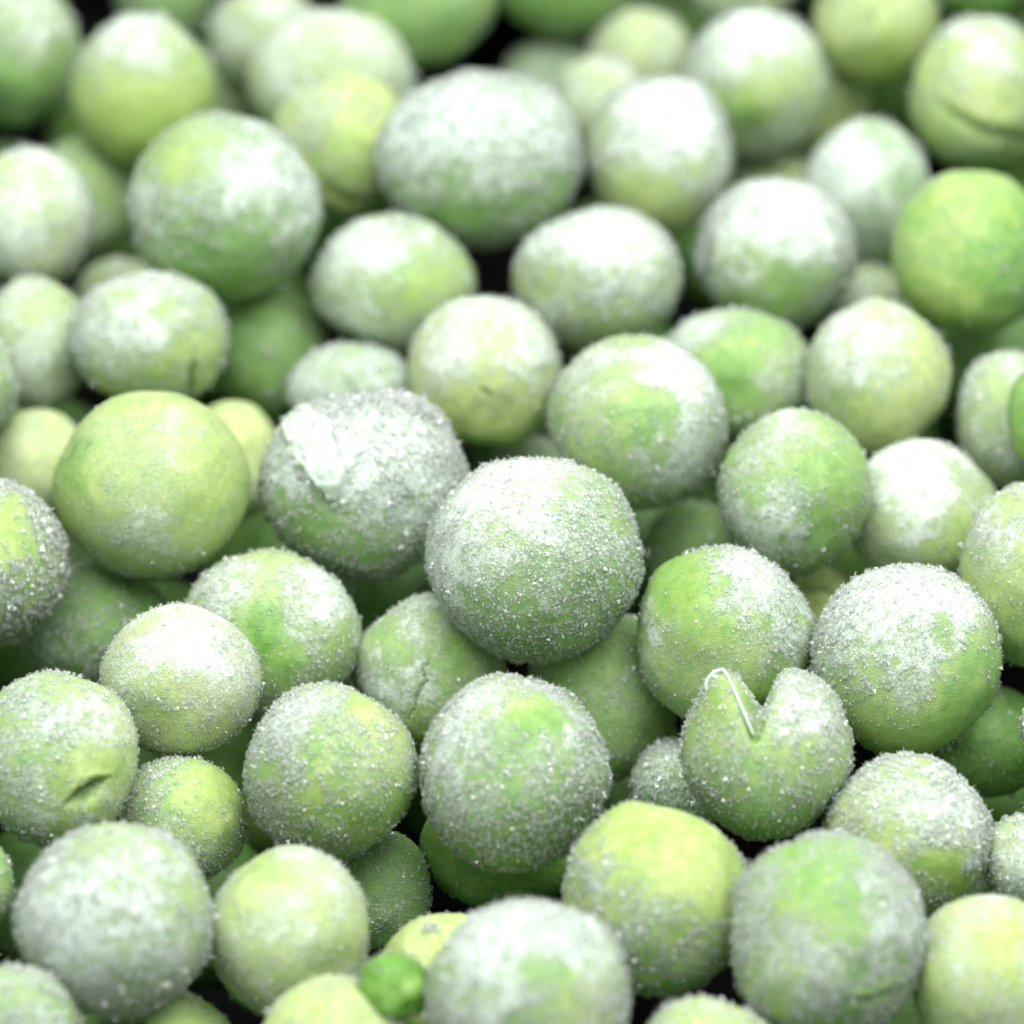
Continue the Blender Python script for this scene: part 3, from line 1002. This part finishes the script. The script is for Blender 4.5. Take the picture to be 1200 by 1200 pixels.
# t: skin tint (0 deep green .. 1.5 pale yellow), f: rime dust, c: crystal cover, g: crystal size in pixels,
# n: most crystals, nd: share of needles; patches: (u, v, radius, +rime, +crystals, +tint)
FAR = dict(level=4, n=2200, g=3.0)
SPECS = {
    1: dict(FAR, t=.55, f=.45, c=.3, patches=[(30, 20, 60, .25, .2, .4), (10, 110, 50, -.2, 0, -.3)], label='mid green pea with a faint rime, left of the tall bare yellow-green pea'),
    2: dict(FAR, t=.85, f=.25, c=.15, patches=[(160, 40, 75, .55, .5, .2), (165, 150, 60, -.25, -.2, .1)], label='bare yellow-green pea with a white frosted top, behind the round green mottled pea'),
    3: dict(FAR, t=.4, f=.45, c=.3, label='pea with a green patch peeping over the bare yellow-green pea'),
    5: dict(FAR, t=1.0, f=.75, c=.4, label='pale frosted pea tucked behind the large smooth whitish pea'),
    6: dict(FAR, t=1.0, f=.78, c=.3, label='large smooth whitish green pea behind the yellow-green pea with a dark curl'),
    7: dict(FAR, t=.9, f=.75, c=.3, label='small pale pea wedged between the bare yellow-green pea and the large whitish pea'),
    8: dict(FAR, t=1.05, f=.40, c=.3, grooves=[([(372, 205), (388, 228), (412, 238), (430, 232)], 5, .09, .02)], level=5,
            patches=[(370, 120, 50, .25, .2, 0), (430, 130, 45, -.15, 0, .3), (400, 200, 40, -.1, 0, -.3)], label='yellow-green pea with a dark curl at its base, beside the big white oval pea'),
    9: dict(FAR, t=.55, f=.45, c=.2, label='smooth green pea behind the big white oval pea'),
    10: dict(FAR, t=.35, f=.25, c=.15, label='bare deep green pea at the back above the small pale peas'),
    11: dict(t=.35, f=.66, c=.75, g=2.9, n=5200, nd=.15, wob=.8, level=5,
             patches=[(500, 130, 85, .35, .4, .2), (640, 150, 60, .05, .3, -.1), (560, 265, 60, -.25, -.5, -.1), (660, 235, 40, -.35, -.3, .1)], label='big oval pea white with coarse frost'),
    12: dict(FAR, t=.55, f=.6, c=.5, label='frosted pea with a green patch behind the big white oval pea'),
    13: dict(FAR, t=1.15, f=.6, c=.4, label='pale yellowish pea behind the pea with a pure white cap'),
    14: dict(FAR, t=1.0, f=.75, c=.3, label='small pale pea between the big white oval pea and the white-capped pea'),
    15: dict(t=1.0, f=.72, c=.55, g=2.6, level=5, nd=.15, patches=[(790, 120, 60, .6, .6, 0), (760, 250, 60, -.35, -.3, .1)], label='pea with a pure white frost cap and a yellow-green base'),
    16: dict(FAR, t=.75, f=.68, c=.45, patches=[(880, 50, 55, .3, .3, 0), (850, 145, 50, -.35, -.2, -.2), (915, 90, 45, -.1, 0, .5)], label='tall frosted pea with a green flank, behind the white-capped pea'),
    17: dict(FAR, t=1.2, f=.5, c=.2, label='pale yellow-green pea tucked behind the tall frosted pea'),
    18: dict(FAR, t=.8, f=.75, c=.3, label='whitish pea at the back above the tall frosted pea'),
    19: dict(FAR, t=1.15, f=.5, c=.15, grooves=[([(1050, -40), (1032, 0), (1010, 40), (995, 80)], 5, .05, .015)], level=5,
             patches=[(1040, 80, 45, -.35, -.1, -.3)], label='pale pea with a seam between its two halves'),
    20: dict(FAR, t=.3, f=.2, c=.1, label='dark green bare pea at the back beside the pea with a long crease'),
    21: dict(FAR, t=.85, f=.42, c=.25, grooves=[([(1090, 118), (1112, 140), (1145, 158), (1185, 165), (1225, 178)], 7, .10, .03)], level=5,
             patches=[(1150, 45, 60, .35, .3, .2), (1140, 100, 50, -.1, 0, .4)], label='yellow-green pea with a long dark crease round its middle'),
    22: dict(FAR, t=.5, f=.8, c=.25, patches=[(990, 200, 40, .3, .3, 0)], label='smooth milky grey-green pea behind the big bare green pea'),
    23: dict(FAR, t=1.15, f=.55, c=.35, clumps=[(876, 182, 26, 420, 14)], label='yellowish pea with a crumb of white ice, behind the speckled white pea'),
    25: dict(t=.8, f=.74, c=.65, g=2.5, level=5, nd=.15, clumps=[(818, 300, 22, 320, 12)],
             patches=[(910, 240, 70, .3, .3, .3), (940, 330, 40, -.35, -.3, -.3), (880, 375, 60, -.3, -.2, -.2)], label='speckled white pea with an ice crumb on its side'),
    26: dict(t=.66, f=.24, c=.12, g=2.6, level=5, n=1500, patches=[(1120, 230, 60, .2, .15, .3), (1190, 320, 60, -.1, .25, -.35), (1100, 330, 50, 0, 0, .25)], label='big bare green pea with a few white specks'),
    27: dict(FAR, t=1.0, f=.7, c=.3, label='small pale pea in the gap below the milky grey-green pea'),
    29: dict(t=.42, f=.48, c=.42, g=2.6, n=4600, level=5, nd=.12,
             patches=[(320, 200, 75, .35, .3, .1), (240, 260, 55, -.05, .35, -.2), (210, 180, 60, 0, -.1, .6), (260, 320, 70, -.25, -.2, 0), (165, 240, 40, .3, 0, .2)], label='large round mottled green pea perched on the heap with smeared frost'),
    30: dict(FAR, t=1.1, f=.8, c=.45, label='whitish yellow-green pea left of the dark shaded pea'),
    31: dict(FAR, t=.7, f=.6, c=.2, label='dim grey-green pea behind the large round mottled pea'),
    32: dict(FAR, t=.9, f=.65, c=.2, label='small pale pea just showing above the pea with a dark nick'),
    33: dict(t=.75, f=.65, c=.45, g=2.5, level=5, n=3400, patches=[(420, 290, 60, .2, .2, 0), (510, 330, 45, -.2, -.2, .1)], label='soft frosted pea in the shadow under the big white oval pea'),
    34: dict(t=.85, f=.70, c=.75, g=2.4, level=5, nd=.3, patches=[(700, 285, 70, .2, .3, .3), (640, 330, 40, -.25, -.1, 0), (700, 390, 60, -.25, 0, 0)], label='evenly rimed round pea with a furry outline under the white-capped pea'),
    35: dict(t=1.2, f=.55, c=.45, g=2.0, n=4200, level=6, nd=.3, grooves=[([(560, 456), (570, 462), (578, 472)], 3, .06, .0)],
             patches=[(560, 385, 65, .25, .2, .1), (640, 420, 40, .2, .4, -.3), (560, 505, 60, -.3, -.25, .0)], label='yellowish pea with a small green nick, above the most crystal-covered pea'),
    36: dict(t=.6, f=.75, c=.6, g=2.5, n=2600, level=5, label='pale frosted pea showing over the pea with the ice crust'),
    37: dict(t=.62, f=.42, c=.35, g=2.3, n=3600, level=5, patches=[(800, 390, 55, .25, .3, .2), (920, 450, 45, .25, .3, .3), (850, 450, 45, -.3, -.3, -.2)], label='bright green pea with thin frost behind the pea with a smeared right side'),
    38: dict(t=1.2, f=.58, c=.3, g=2.2, n=3200, wob=1.0, level=5, patches=[(1000, 400, 60, .25, .2, 0), (990, 450, 30, -.1, 0, -.6), (1040, 500, 60, -.1, -.1, .1)], label='squarish pale yellow pea with a green blotch'),
    39: dict(t=.85, f=.65, c=.6, g=2.3, n=2600, level=5, label='frosted pea half hidden behind a bare green pea at the heap side'),
    40: dict(t=.6, f=.18, c=.12, g=2.3, n=900, level=5, label='bare green pea overlapping the half hidden frosted pea'),
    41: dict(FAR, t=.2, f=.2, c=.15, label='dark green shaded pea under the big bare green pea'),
    42: dict(t=.72, f=.50, c=.55, g=2.0, n=6000, level=5, nd=.25,
             patches=[(800, 440, 50, .45, .2, .2), (700, 430, 60, .1, 0, .35), (810, 530, 55, .15, .7, -.2), (700, 500, 40, -.15, 0, -.1), (760, 480, 30, -.3, -.2, -.4), (760, 585, 50, -.1, .2, -.2)], label='large pea with frost smeared over its right side, above and right of the crystal-covered pea'),
    43: dict(t=.60, f=.40, c=.35, g=2.0, n=4600, level=5, nd=.25, patches=[(920, 510, 50, .35, .1, .35), (890, 600, 50, .3, .6, 0), (930, 630, 60, .05, .5, -.1), (960, 560, 45, -.25, -.25, -.05)], label='scraped green pea with faint streaks and rime on its lower left'),
    44: dict(t=1.05, f=.75, c=.4, g=2.0, n=4000, level=5, patches=[(1070, 560, 60, .25, .2, 0), (1110, 640, 35, -.4, -.2, -.2), (1135, 560, 30, -.3, 0, -.4)], label='whitish dusted pea between the scraped green pea and the pea at the heap side'),
    45: dict(t=.95, f=.48, c=.5, g=2.0, n=4600, level=5, nd=.25, patches=[(1170, 610, 60, .2, .2, .2), (1200, 760, 60, -.35, 0, -.5)], label='yellow-green sugared pea right of the pea with a white crystal cap'),
    46: dict(t=.85, f=.62, c=.5, g=2.4, n=3800, level=5, grooves=[([(233, 426), (228, 445), (224, 466)], 4.5, .16, .02)],
             patches=[(150, 360, 70, .2, .2, .1), (235, 420, 40, -.3, -.3, .1)], label='frosted pea with a dark nick on its side'),
    47: dict(FAR, t=1.0, f=.72, c=.4, label='pale blurred pea left of the pea with a dark nick'),
    48: dict(FAR, t=.7, f=.6, c=.5, label='frosted green pea touching the pale blurred pea'),
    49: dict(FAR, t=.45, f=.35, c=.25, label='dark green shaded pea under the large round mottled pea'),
    50: dict(t=1.25, f=.55, c=.15, g=2.0, n=1400, level=5, label='smooth pale yellow pea left behind the large smooth yellow-green pea'),
    51: dict(t=1.25, f=.50, c=.12, g=2.0, n=1400, level=5, label='smooth pale yellow pea between the large smooth pea and the ice-crusted pea'),
    52: dict(t=.92, f=.36, c=.14, g=1.7, n=5200, wob=.7, level=5, nd=.5,
             patches=[(185, 500, 90, .14, 0, .15), (85, 538, 26, -.2, 0, -.6), (180, 640, 90, .10, .25, -.15), (190, 670, 70, 0, .4, 0), (205, 510, 30, .2, 0, .2)], label='large smooth yellow-green pea with only a fine dusting'),
    53: dict(t=.55, f=.62, c=.95, g=2.7, n=7500, nd=.2, level=6,
             patches=[(440, 490, 80, .5, .7, .2), (520, 560, 50, .3, .5, 0), (350, 600, 40, -.15, -.5, -.2), (430, 650, 80, -.2, -.25, -.2), (350, 520, 60, .4, .3, 0), (480, 600, 70, .1, .3, 0)],
             crust=[([(335, 482), (352, 474), (392, 492), (396, 520), (412, 552), (402, 582), (385, 590), (372, 566), (342, 540), (336, 508)], .085),
                    ([(332, 478), (350, 470), (372, 476), (366, 492), (342, 494)], .10),
                    ([(392, 500), (420, 506), (428, 530), (414, 560), (398, 542)], .05)],
             grooves=[([(338, 545), (362, 572), (392, 600), (410, 606)], 9, .035, .0)], clumps=[(470, 470, 50, 700, 10), (500, 480, 30, 300, 9), (400, 480, 50, 400, 8), (530, 540, 35, 300, 7)], label='pea with a broken white ice crust plate'),
    54: dict(t=.60, f=.52, c=1.05, g=2.15, n=9500, nd=.35, wob=.9, level=5,
             patches=[(600, 570, 85, .30, -.55, .45), (680, 640, 60, .1, .4, 0), (720, 690, 50, -.3, .1, -.25), (530, 660, 40, .25, .5, 0), (610, 730, 80, -.12, .05, -.25), (690, 585, 45, -.1, -.3, -.1)], label='largest pea, thickly sugared with ice crystals at the middle of the heap'),
    55: dict(t=.62, f=.12, c=.05, g=2.1, n=6000, nd=.3, level=5,
             patches=[(900, 690, 60, .55, 1.1, .1), (860, 645, 45, .4, 1.1, .2), (935, 760, 40, .6, 1.1, 0), (775, 800, 70, .5, .35, .3), (810, 690, 30, -.1, 0, .15), (765, 720, 28, .5, .4, 0), (860, 760, 40, .35, .3, .2), (840, 840, 40, -.2, 0, .2)], label='pea scraped to bare glossy green skin in the middle, frosted at the rim'),
    56: dict(t=.82, f=.48, c=.55, g=2.3, n=8000, nd=.35, wob=.7, level=5,
             patches=[(1060, 670, 90, .45, .6, 0), (985, 720, 45, .3, .7, 0), (1075, 805, 45, .2, .5, .1), (1070, 865, 80, -.3, -.6, -.2), (1140, 760, 40, -.15, -.2, -.35), (1140, 830, 45, -.1, -.5, -.4)], label='big pale pea capped with thick white crystals, right of the heart-shaped pea'),
    57: dict(t=.8, f=.4, c=1.1, g=3.2, n=5200, nd=.06, level=5, patches=[(0, 620, 40, -.2, -.6, .2)], label='pea with very coarse glassy crystals beside the large smooth pea'),
    58: dict(t=.35, f=.35, c=.55, g=2.5, n=4200, level=5, patches=[(150, 700, 50, -.1, -.2, .2)], label='dark green pea with glints of ice, in the shade under the large smooth pea'),
    59: dict(t=.72, f=.47, c=.55, g=2.1, n=5600, nd=.2, level=5, patches=[(300, 660, 45, 0, -.2, .5), (385, 700, 50, .35, .2, 0), (315, 745, 40, -.35, -.3, -.4), (260, 690, 50, .2, .4, .1), (350, 800, 50, -.2, .1, -.2)], label='pea with a green bare spot and a yellow top, above the small pale dusted pea'),
    60: dict(t=1.2, f=.68, c=.45, g=1.8, n=5600, nd=.25, wob=.7, level=5, patches=[(225, 740, 70, .2, 0, .2), (150, 830, 50, -.1, .4, -.3), (215, 860, 60, -.25, .1, -.1)], label='small pale pea evenly dusted with fine frost'),
    61: dict(t=.75, f=.68, c=.45, g=1.9, n=4200, nd=.2, level=6, grooves=[([(505, 770), (497, 782), (500, 796), (490, 812), (487, 826), (480, 840)], 2.6, .10, .004)],
             patches=[(470, 790, 60, .15, .1, 0), (540, 760, 35, -.3, -.2, -.2), (450, 760, 30, -.3, -.2, -.2), (500, 860, 40, -.3, -.1, -.1)], label='frosted pea with a thin jagged crack'),
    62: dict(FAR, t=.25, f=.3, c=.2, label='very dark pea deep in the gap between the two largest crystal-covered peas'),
    63: dict(t=.6, f=.38, c=.40, g=2.1, n=4600, level=5, label='shaded pea under the largest sugared pea'),
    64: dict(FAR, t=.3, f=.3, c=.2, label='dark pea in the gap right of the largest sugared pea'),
    65: dict(FAR, t=.45, f=.4, c=.3, label='dim pea in the gap left of the scraped green pea'),
    66: dict(t=1.2, f=.3, c=.2, level=5, n=1200, g=2.0, grooves=[([(935, 690), (962, 684), (985, 696)], 5, .12, .03)], label='bit of torn yellow-green pea skin in the gap above the crystal-capped pea'),
    67: dict(FAR, t=.6, f=.5, c=.4, label='small green pea showing in the gap above the largest sugared pea'),
    68: dict(t=.82, f=.46, c=.45, g=2.1, n=5400, nd=.2, level=6, grooves=[([(82, 939), (100, 931), (118, 920), (132, 910)], 8.5, .16, .04)],
             patches=[(60, 860, 45, 0, .5, -.3), (125, 850, 50, .25, -.1, .3), (60, 950, 60, .05, .35, -.2), (100, 920, 40, -.15, -.4, .25), (20, 830, 50, .1, .2, 0)], label='pea with an eye-shaped slit in its skin'),
    69: dict(t=.80, f=.35, c=.45, g=2.1, n=3600, nd=.2, level=6, grooves=[([(248, 916), (262, 924), (277, 940)], 3, -.03, .0)],
             patches=[(250, 930, 40, -.2, -.3, .2), (240, 1000, 50, .1, .3, -.1), (160, 930, 45, .1, .4, -.2)], label='small yellow-green pea with a short pale scratch'),
    70: dict(t=.82, f=.38, c=.85, g=2.0, n=8500, nd=.22, level=5,
             patches=[(455, 855, 38, -.05, -.4, .35), (340, 840, 60, .25, .3, 0), (310, 900, 45, .05, .5, -.3), (460, 960, 60, -.25, -.5, -.2), (390, 990, 70, -.2, 0, -.2), (380, 870, 25, -.3, -.2, -.4)], label='sugared pea with a bare yellowish patch, right of the small scratched pea'),
    71: dict(t=.60, f=.46, c=.95, g=2.2, n=9500, nd=.25, level=5,
             patches=[(630, 838, 30, -.5, -.9, -.1), (590, 800, 45, .1, -.4, .5), (540, 830, 60, .3, 0, .1), (660, 820, 40, .3, -.2, 0), (680, 950, 40, -.3, .2, -.2), (600, 985, 80, -.1, .2, -.05), (600, 1010, 60, -.3, -.2, -.3), (585, 870, 30, -.2, -.2, -.4)], label='tall sugared pea with a bare green spot, below the largest sugared pea'),
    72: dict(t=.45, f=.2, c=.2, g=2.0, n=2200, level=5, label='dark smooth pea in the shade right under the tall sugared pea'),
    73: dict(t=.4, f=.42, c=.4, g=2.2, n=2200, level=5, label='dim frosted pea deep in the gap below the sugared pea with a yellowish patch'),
    74: dict(name='split_pea', t=.72, f=.46, c=.60, g=2.1, n=8500, nd=.15, wob=.55, level=6,
             notch=[([(890, 765), (886, 800), (882, 835), (880, 868)], 25, 5, .56)],
             bulge=[(838, 795, 26, .11), (950, 805, 50, .06), (806, 835, 30, -.05), (892, 985, 40, .05), (815, 975, 45, -.07), (985, 970, 45, -.05)],
             patches=[(935, 840, 42, .35, .3, .45), (850, 880, 55, -.1, -.05, -.15), (830, 820, 40, -.2, -.2, .1), (890, 970, 60, -.2, -.1, -.25), (810, 890, 30, .2, -.2, -.1)],
             lips=[([(830, 812, 1.0), (826, 800, 1.02), (830, 789, 1.035), (841, 784, 1.04), (852, 791, 1.04), (861, 811, 1.025), (870, 835, 1.01), (880, 858, .97)], 2.4)], label='heart-shaped split pea with a curled white skin edge'),
    75: dict(t=.5, f=.6, c=1.0, g=2.4, n=3200, nd=.3, level=5, label='small icy grey-green pea in the gap left of the heart-shaped pea'),
    76: dict(t=.90, f=.22, c=.45, g=2.2, n=6500, nd=.25, level=5,
             patches=[(780, 985, 80, .05, -.5, .25), (720, 1060, 50, .15, .5, -.1), (790, 1090, 60, .1, .5, -.15), (760, 1150, 70, -.05, .4, -.45), (690, 1010, 22, .3, .6, 0)], label='yellow-green pea with a bare smooth top and sugared underside, below the heart-shaped pea'),
    77: dict(t=.92, f=.52, c=1.05, g=2.2, n=7500, nd=.35, level=5, patches=[(1130, 940, 50, .3, .5, 0), (1115, 1030, 32, -.6, -.95, -.35), (1010, 960, 40, 0, -.2, .2)], label='crystal-covered pea with a bare green corner, below the crystal-capped pea'),
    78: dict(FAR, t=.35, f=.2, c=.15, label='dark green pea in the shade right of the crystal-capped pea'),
    79: dict(t=.6, f=.6, c=.8, n=1200, level=5, label='sliver of frosted pea touching the dark shaded green pea'),
    80: dict(t=.9, f=.62, c=.8, g=2.2, n=2600, level=5, label='small frosted pea right of the crystal-covered pea with a bare corner'),
    81: dict(t=.50, f=.42, c=.75, g=2.6, n=6500, nd=.2, level=6, grooves=[([(975, 1160), (1010, 1158), (1040, 1148), (1072, 1130)], 5, -.035, .0), ([(980, 1168), (1015, 1167), (1050, 1156)], 6, .05, .0)],
             patches=[(950, 1045, 48, -.45, -.5, .0), (1050, 1090, 50, .4, .3, 0), (960, 990, 60, .05, .1, .1), (910, 1110, 60, .15, .1, .5), (1010, 1115, 22, -.4, -.3, -.4), (985, 1185, 30, -.3, -.2, -.3)], label='large blotched pea with a fold near its base, in front of the crystal-covered pea'),
    82: dict(t=1.15, f=.68, c=.25, g=2.0, n=3600, level=5, patches=[(1172, 1108, 28, -.55, -.3, -.45), (1150, 1075, 50, .05, 0, .2), (1100, 1190, 60, -.2, 0, -.3)], label='smooth pale pea with one green smudge'),
    83: dict(t=.75, f=.66, c=.80, g=2.5, n=7000, nd=.35, level=5, patches=[(215, 1050, 35, -.3, -.3, -.1), (120, 985, 50, -.1, -.2, .1), (100, 1090, 80, .25, .3, 0), (150, 1180, 60, -.25, 0, -.15)], label='large white furry pea next to the pale yellow-green dusted pea'),
    84: dict(t=1.05, f=.52, c=.30, g=2.0, n=4600, nd=.25, level=5, patches=[(360, 1040, 60, .2, 0, .15), (330, 1150, 70, 0, .15, -.1), (310, 1010, 30, -.2, 0, -.2)], label='pale yellow-green dusted pea next to the large white furry pea'),
    85: dict(t=.6, f=.5, c=.4, n=1400, level=5, label='sliver of frosted pea behind the large white furry pea'),
    86: dict(FAR, t=.6, f=.5, c=.7, level=5, label='green crystal-edged pea in front of the large white furry pea'),
    87: dict(t=.75, f=.3, c=.4, g=2.3, n=2600, level=5, grooves=[([(160, 1183), (165, 1192), (170, 1202)], 5, .2, .02)], label='yellow-green pea with a small hole under the large white furry pea'),
    88: dict(t=1.2, f=.35, c=.2, g=2.3, n=1800, level=5, grooves=[([(498, 1080), (508, 1096), (520, 1112), (535, 1128)], 4, -.05, .0), ([(510, 1078), (522, 1098), (536, 1115)], 5, .06, .0)], clumps=[(505, 1082, 9, 90, 5)], label='yellow pea with wrinkled loose skin behind the blurred whitish pea'),
    90: dict(name='broken_pea', t=1.15, f=.42, c=.35, g=2.6, n=3000, level=5,
             inner=[(462, 1158, 43, 40, .34, dict(t=.22, f=-.3, c=.3, g=2.6, n=1400, wob=2.8, patches=[(464, 1155, 34, -.2, -.55, .45)]))], label='broken pale pea with a bright green piece sticking out'),
    91: dict(t=.55, f=.62, c=.80, g=2.6, n=6000, nd=.3, level=5, patches=[(600, 1080, 90, .2, .2, 0), (640, 1160, 40, -.25, -.2, -.2), (690, 1170, 45, 0, -.2, .7), (620, 1195, 35, -.35, -.2, -.1)], label='large blurred whitish pea next to the broken pea'),
    92: dict(FAR, t=1.0, f=.6, c=.4, level=5, label='pale pea showing its top below the yellow-green pea with a sugared underside'),
}


HEAP = 'frozen peas lying on top of the heap'


def scale_at(c):
    return PX * float((np.array(c) - EYE) @ FWD) / DIST


def local_point(p, c, u, v, out=1.0):
    """a photograph pixel laid onto a pea's skin, in the pea's own frame"""
    q = p.local((u, v))
    d = unit(np.array([[q[0], q[1], math.sqrt(max(0.03, 1 - min(0.97, float(q @ q))))]]))
    return p.surface(d)[0] * out


def build_pea(key):
    c_mm, px = PLACE[key]
    sp = SPECS[key]
    c = np.array(c_mm) * MM
    k = scale_at(c)
    p = Pea(key * 7 + 11, px, (px[2] * k, px[3] * k, 0.5 * (px[2] + px[3]) * k), sp)
    level = sp.get('level', 6 if sp.get('grooves') or sp.get('notch') else 5)
    o = link(sp.get('name', 'pea'), body_mesh(p, level))
    o.matrix_world = Matrix.Translation(Vector(c)) @ ROT.to_4x4()
    o['label'] = sp['label']
    o['category'] = 'pea'
    o['group'] = HEAP
    me = crystals(p, int(0.8 * sp.get('n', 4200)), sp.get('g', 2.3), sp.get('nd', 0.25))
    if me is not None:
        fr = link('frost', me, o)
        fr['kind'] = 'stuff'
    for outline, thick in sp.get('crust', ()):
        link('ice_crust', crust_patch(p, outline, thick, key), o)
    for path, rad in sp.get('lips', ()):
        p.whole = True
        pts = [local_point(p, c, u, v, out) for u, v, out in path]
        p.whole = False
        link('skin_lip', tube(pts, rad * k, M_CRUST), o)
        # the skin's inner face runs from the lip down into the split
        pts = np.array(pts)[1:]
        n = len(pts)
        rows = []
        for s in np.linspace(0, 1, 6):
            bend = math.sin(s * math.pi * 0.5)
            fade = np.sin(np.linspace(0.35, math.pi, n))[:, None]
            rows.append(pts + np.array([12, -4, 0]) * k * bend * fade + np.array([0, 0, -26]) * k * s * np.linspace(0.5, 1.0, n)[:, None])
        v = np.array(rows).reshape(-1, 3)
        idx = np.arange(6 * n).reshape(6, n)
        f = np.stack([idx[:-1, :-1], idx[:-1, 1:], idx[1:, 1:], idx[1:, :-1]], -1).reshape(-1, 4)
        sheet = link('inner_skin', mesh_from_arrays('inner_skin', v, f, True, M_TORN), o)
        sm = sheet.modifiers.new('round', 'SUBSURF')
        sm.levels = sm.render_levels = 2
        th = sheet.modifiers.new('thickness', 'SOLIDIFY')
        th.thickness = 2.5 * k
    for u, v, rx, ry, depth, spec2 in sp.get('inner', ()):
        q = p.local((u, v))
        p2 = Pea(key * 7 + 12, (u, v, rx, ry), (rx * k, ry * k, 0.5 * (rx + ry) * k), spec2)
        seed_leaf = link('cotyledon', body_mesh(p2, 5), o)
        seed_leaf.location = (q[0] * px[2] * k, q[1] * px[3] * k, depth * px[2] * k)
        m2 = crystals(p2, spec2.get('n', 500), spec2.get('g', 2.3), 0.2)
        if m2 is not None:
            f2 = link('frost', m2, seed_leaf)
            f2['kind'] = 'stuff'
    return o


for key in PLACE:
    build_pea(key)

# ------------------------------------------------------------------ the peas buried between and under them
rng = np.random.default_rng(7)
shade_variants = []
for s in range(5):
    sp = dict(t=(0.05, 0.25, 0.4, 0.15, 0.4)[s], f=(0.0, 0.1, 0.05, 0.2, 0.1)[s], c=(0.15, 0.25, 0.2, 0.3, 0.2)[s], wob=1.3)  # dark, sparsely rimed skins put the shade of the gaps into the colour
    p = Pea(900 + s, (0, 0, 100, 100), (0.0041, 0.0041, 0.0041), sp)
    shade_variants.append((body_mesh(p, 4), crystals(p, 1500, 2.6, 0.2)))
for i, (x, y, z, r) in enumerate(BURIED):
    body, ice = shade_variants[i % 5]
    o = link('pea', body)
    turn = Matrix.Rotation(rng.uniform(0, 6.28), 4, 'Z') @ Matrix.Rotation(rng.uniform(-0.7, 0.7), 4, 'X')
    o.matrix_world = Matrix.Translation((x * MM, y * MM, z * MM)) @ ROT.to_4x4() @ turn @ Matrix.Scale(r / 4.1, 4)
    o['label'] = 'green pea coloured darker as shade, buried in the gaps beneath the top layer'
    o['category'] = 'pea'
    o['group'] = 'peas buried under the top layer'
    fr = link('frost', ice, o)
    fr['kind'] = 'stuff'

for d, me in _ico.values():
    bpy.data.meshes.remove(me)
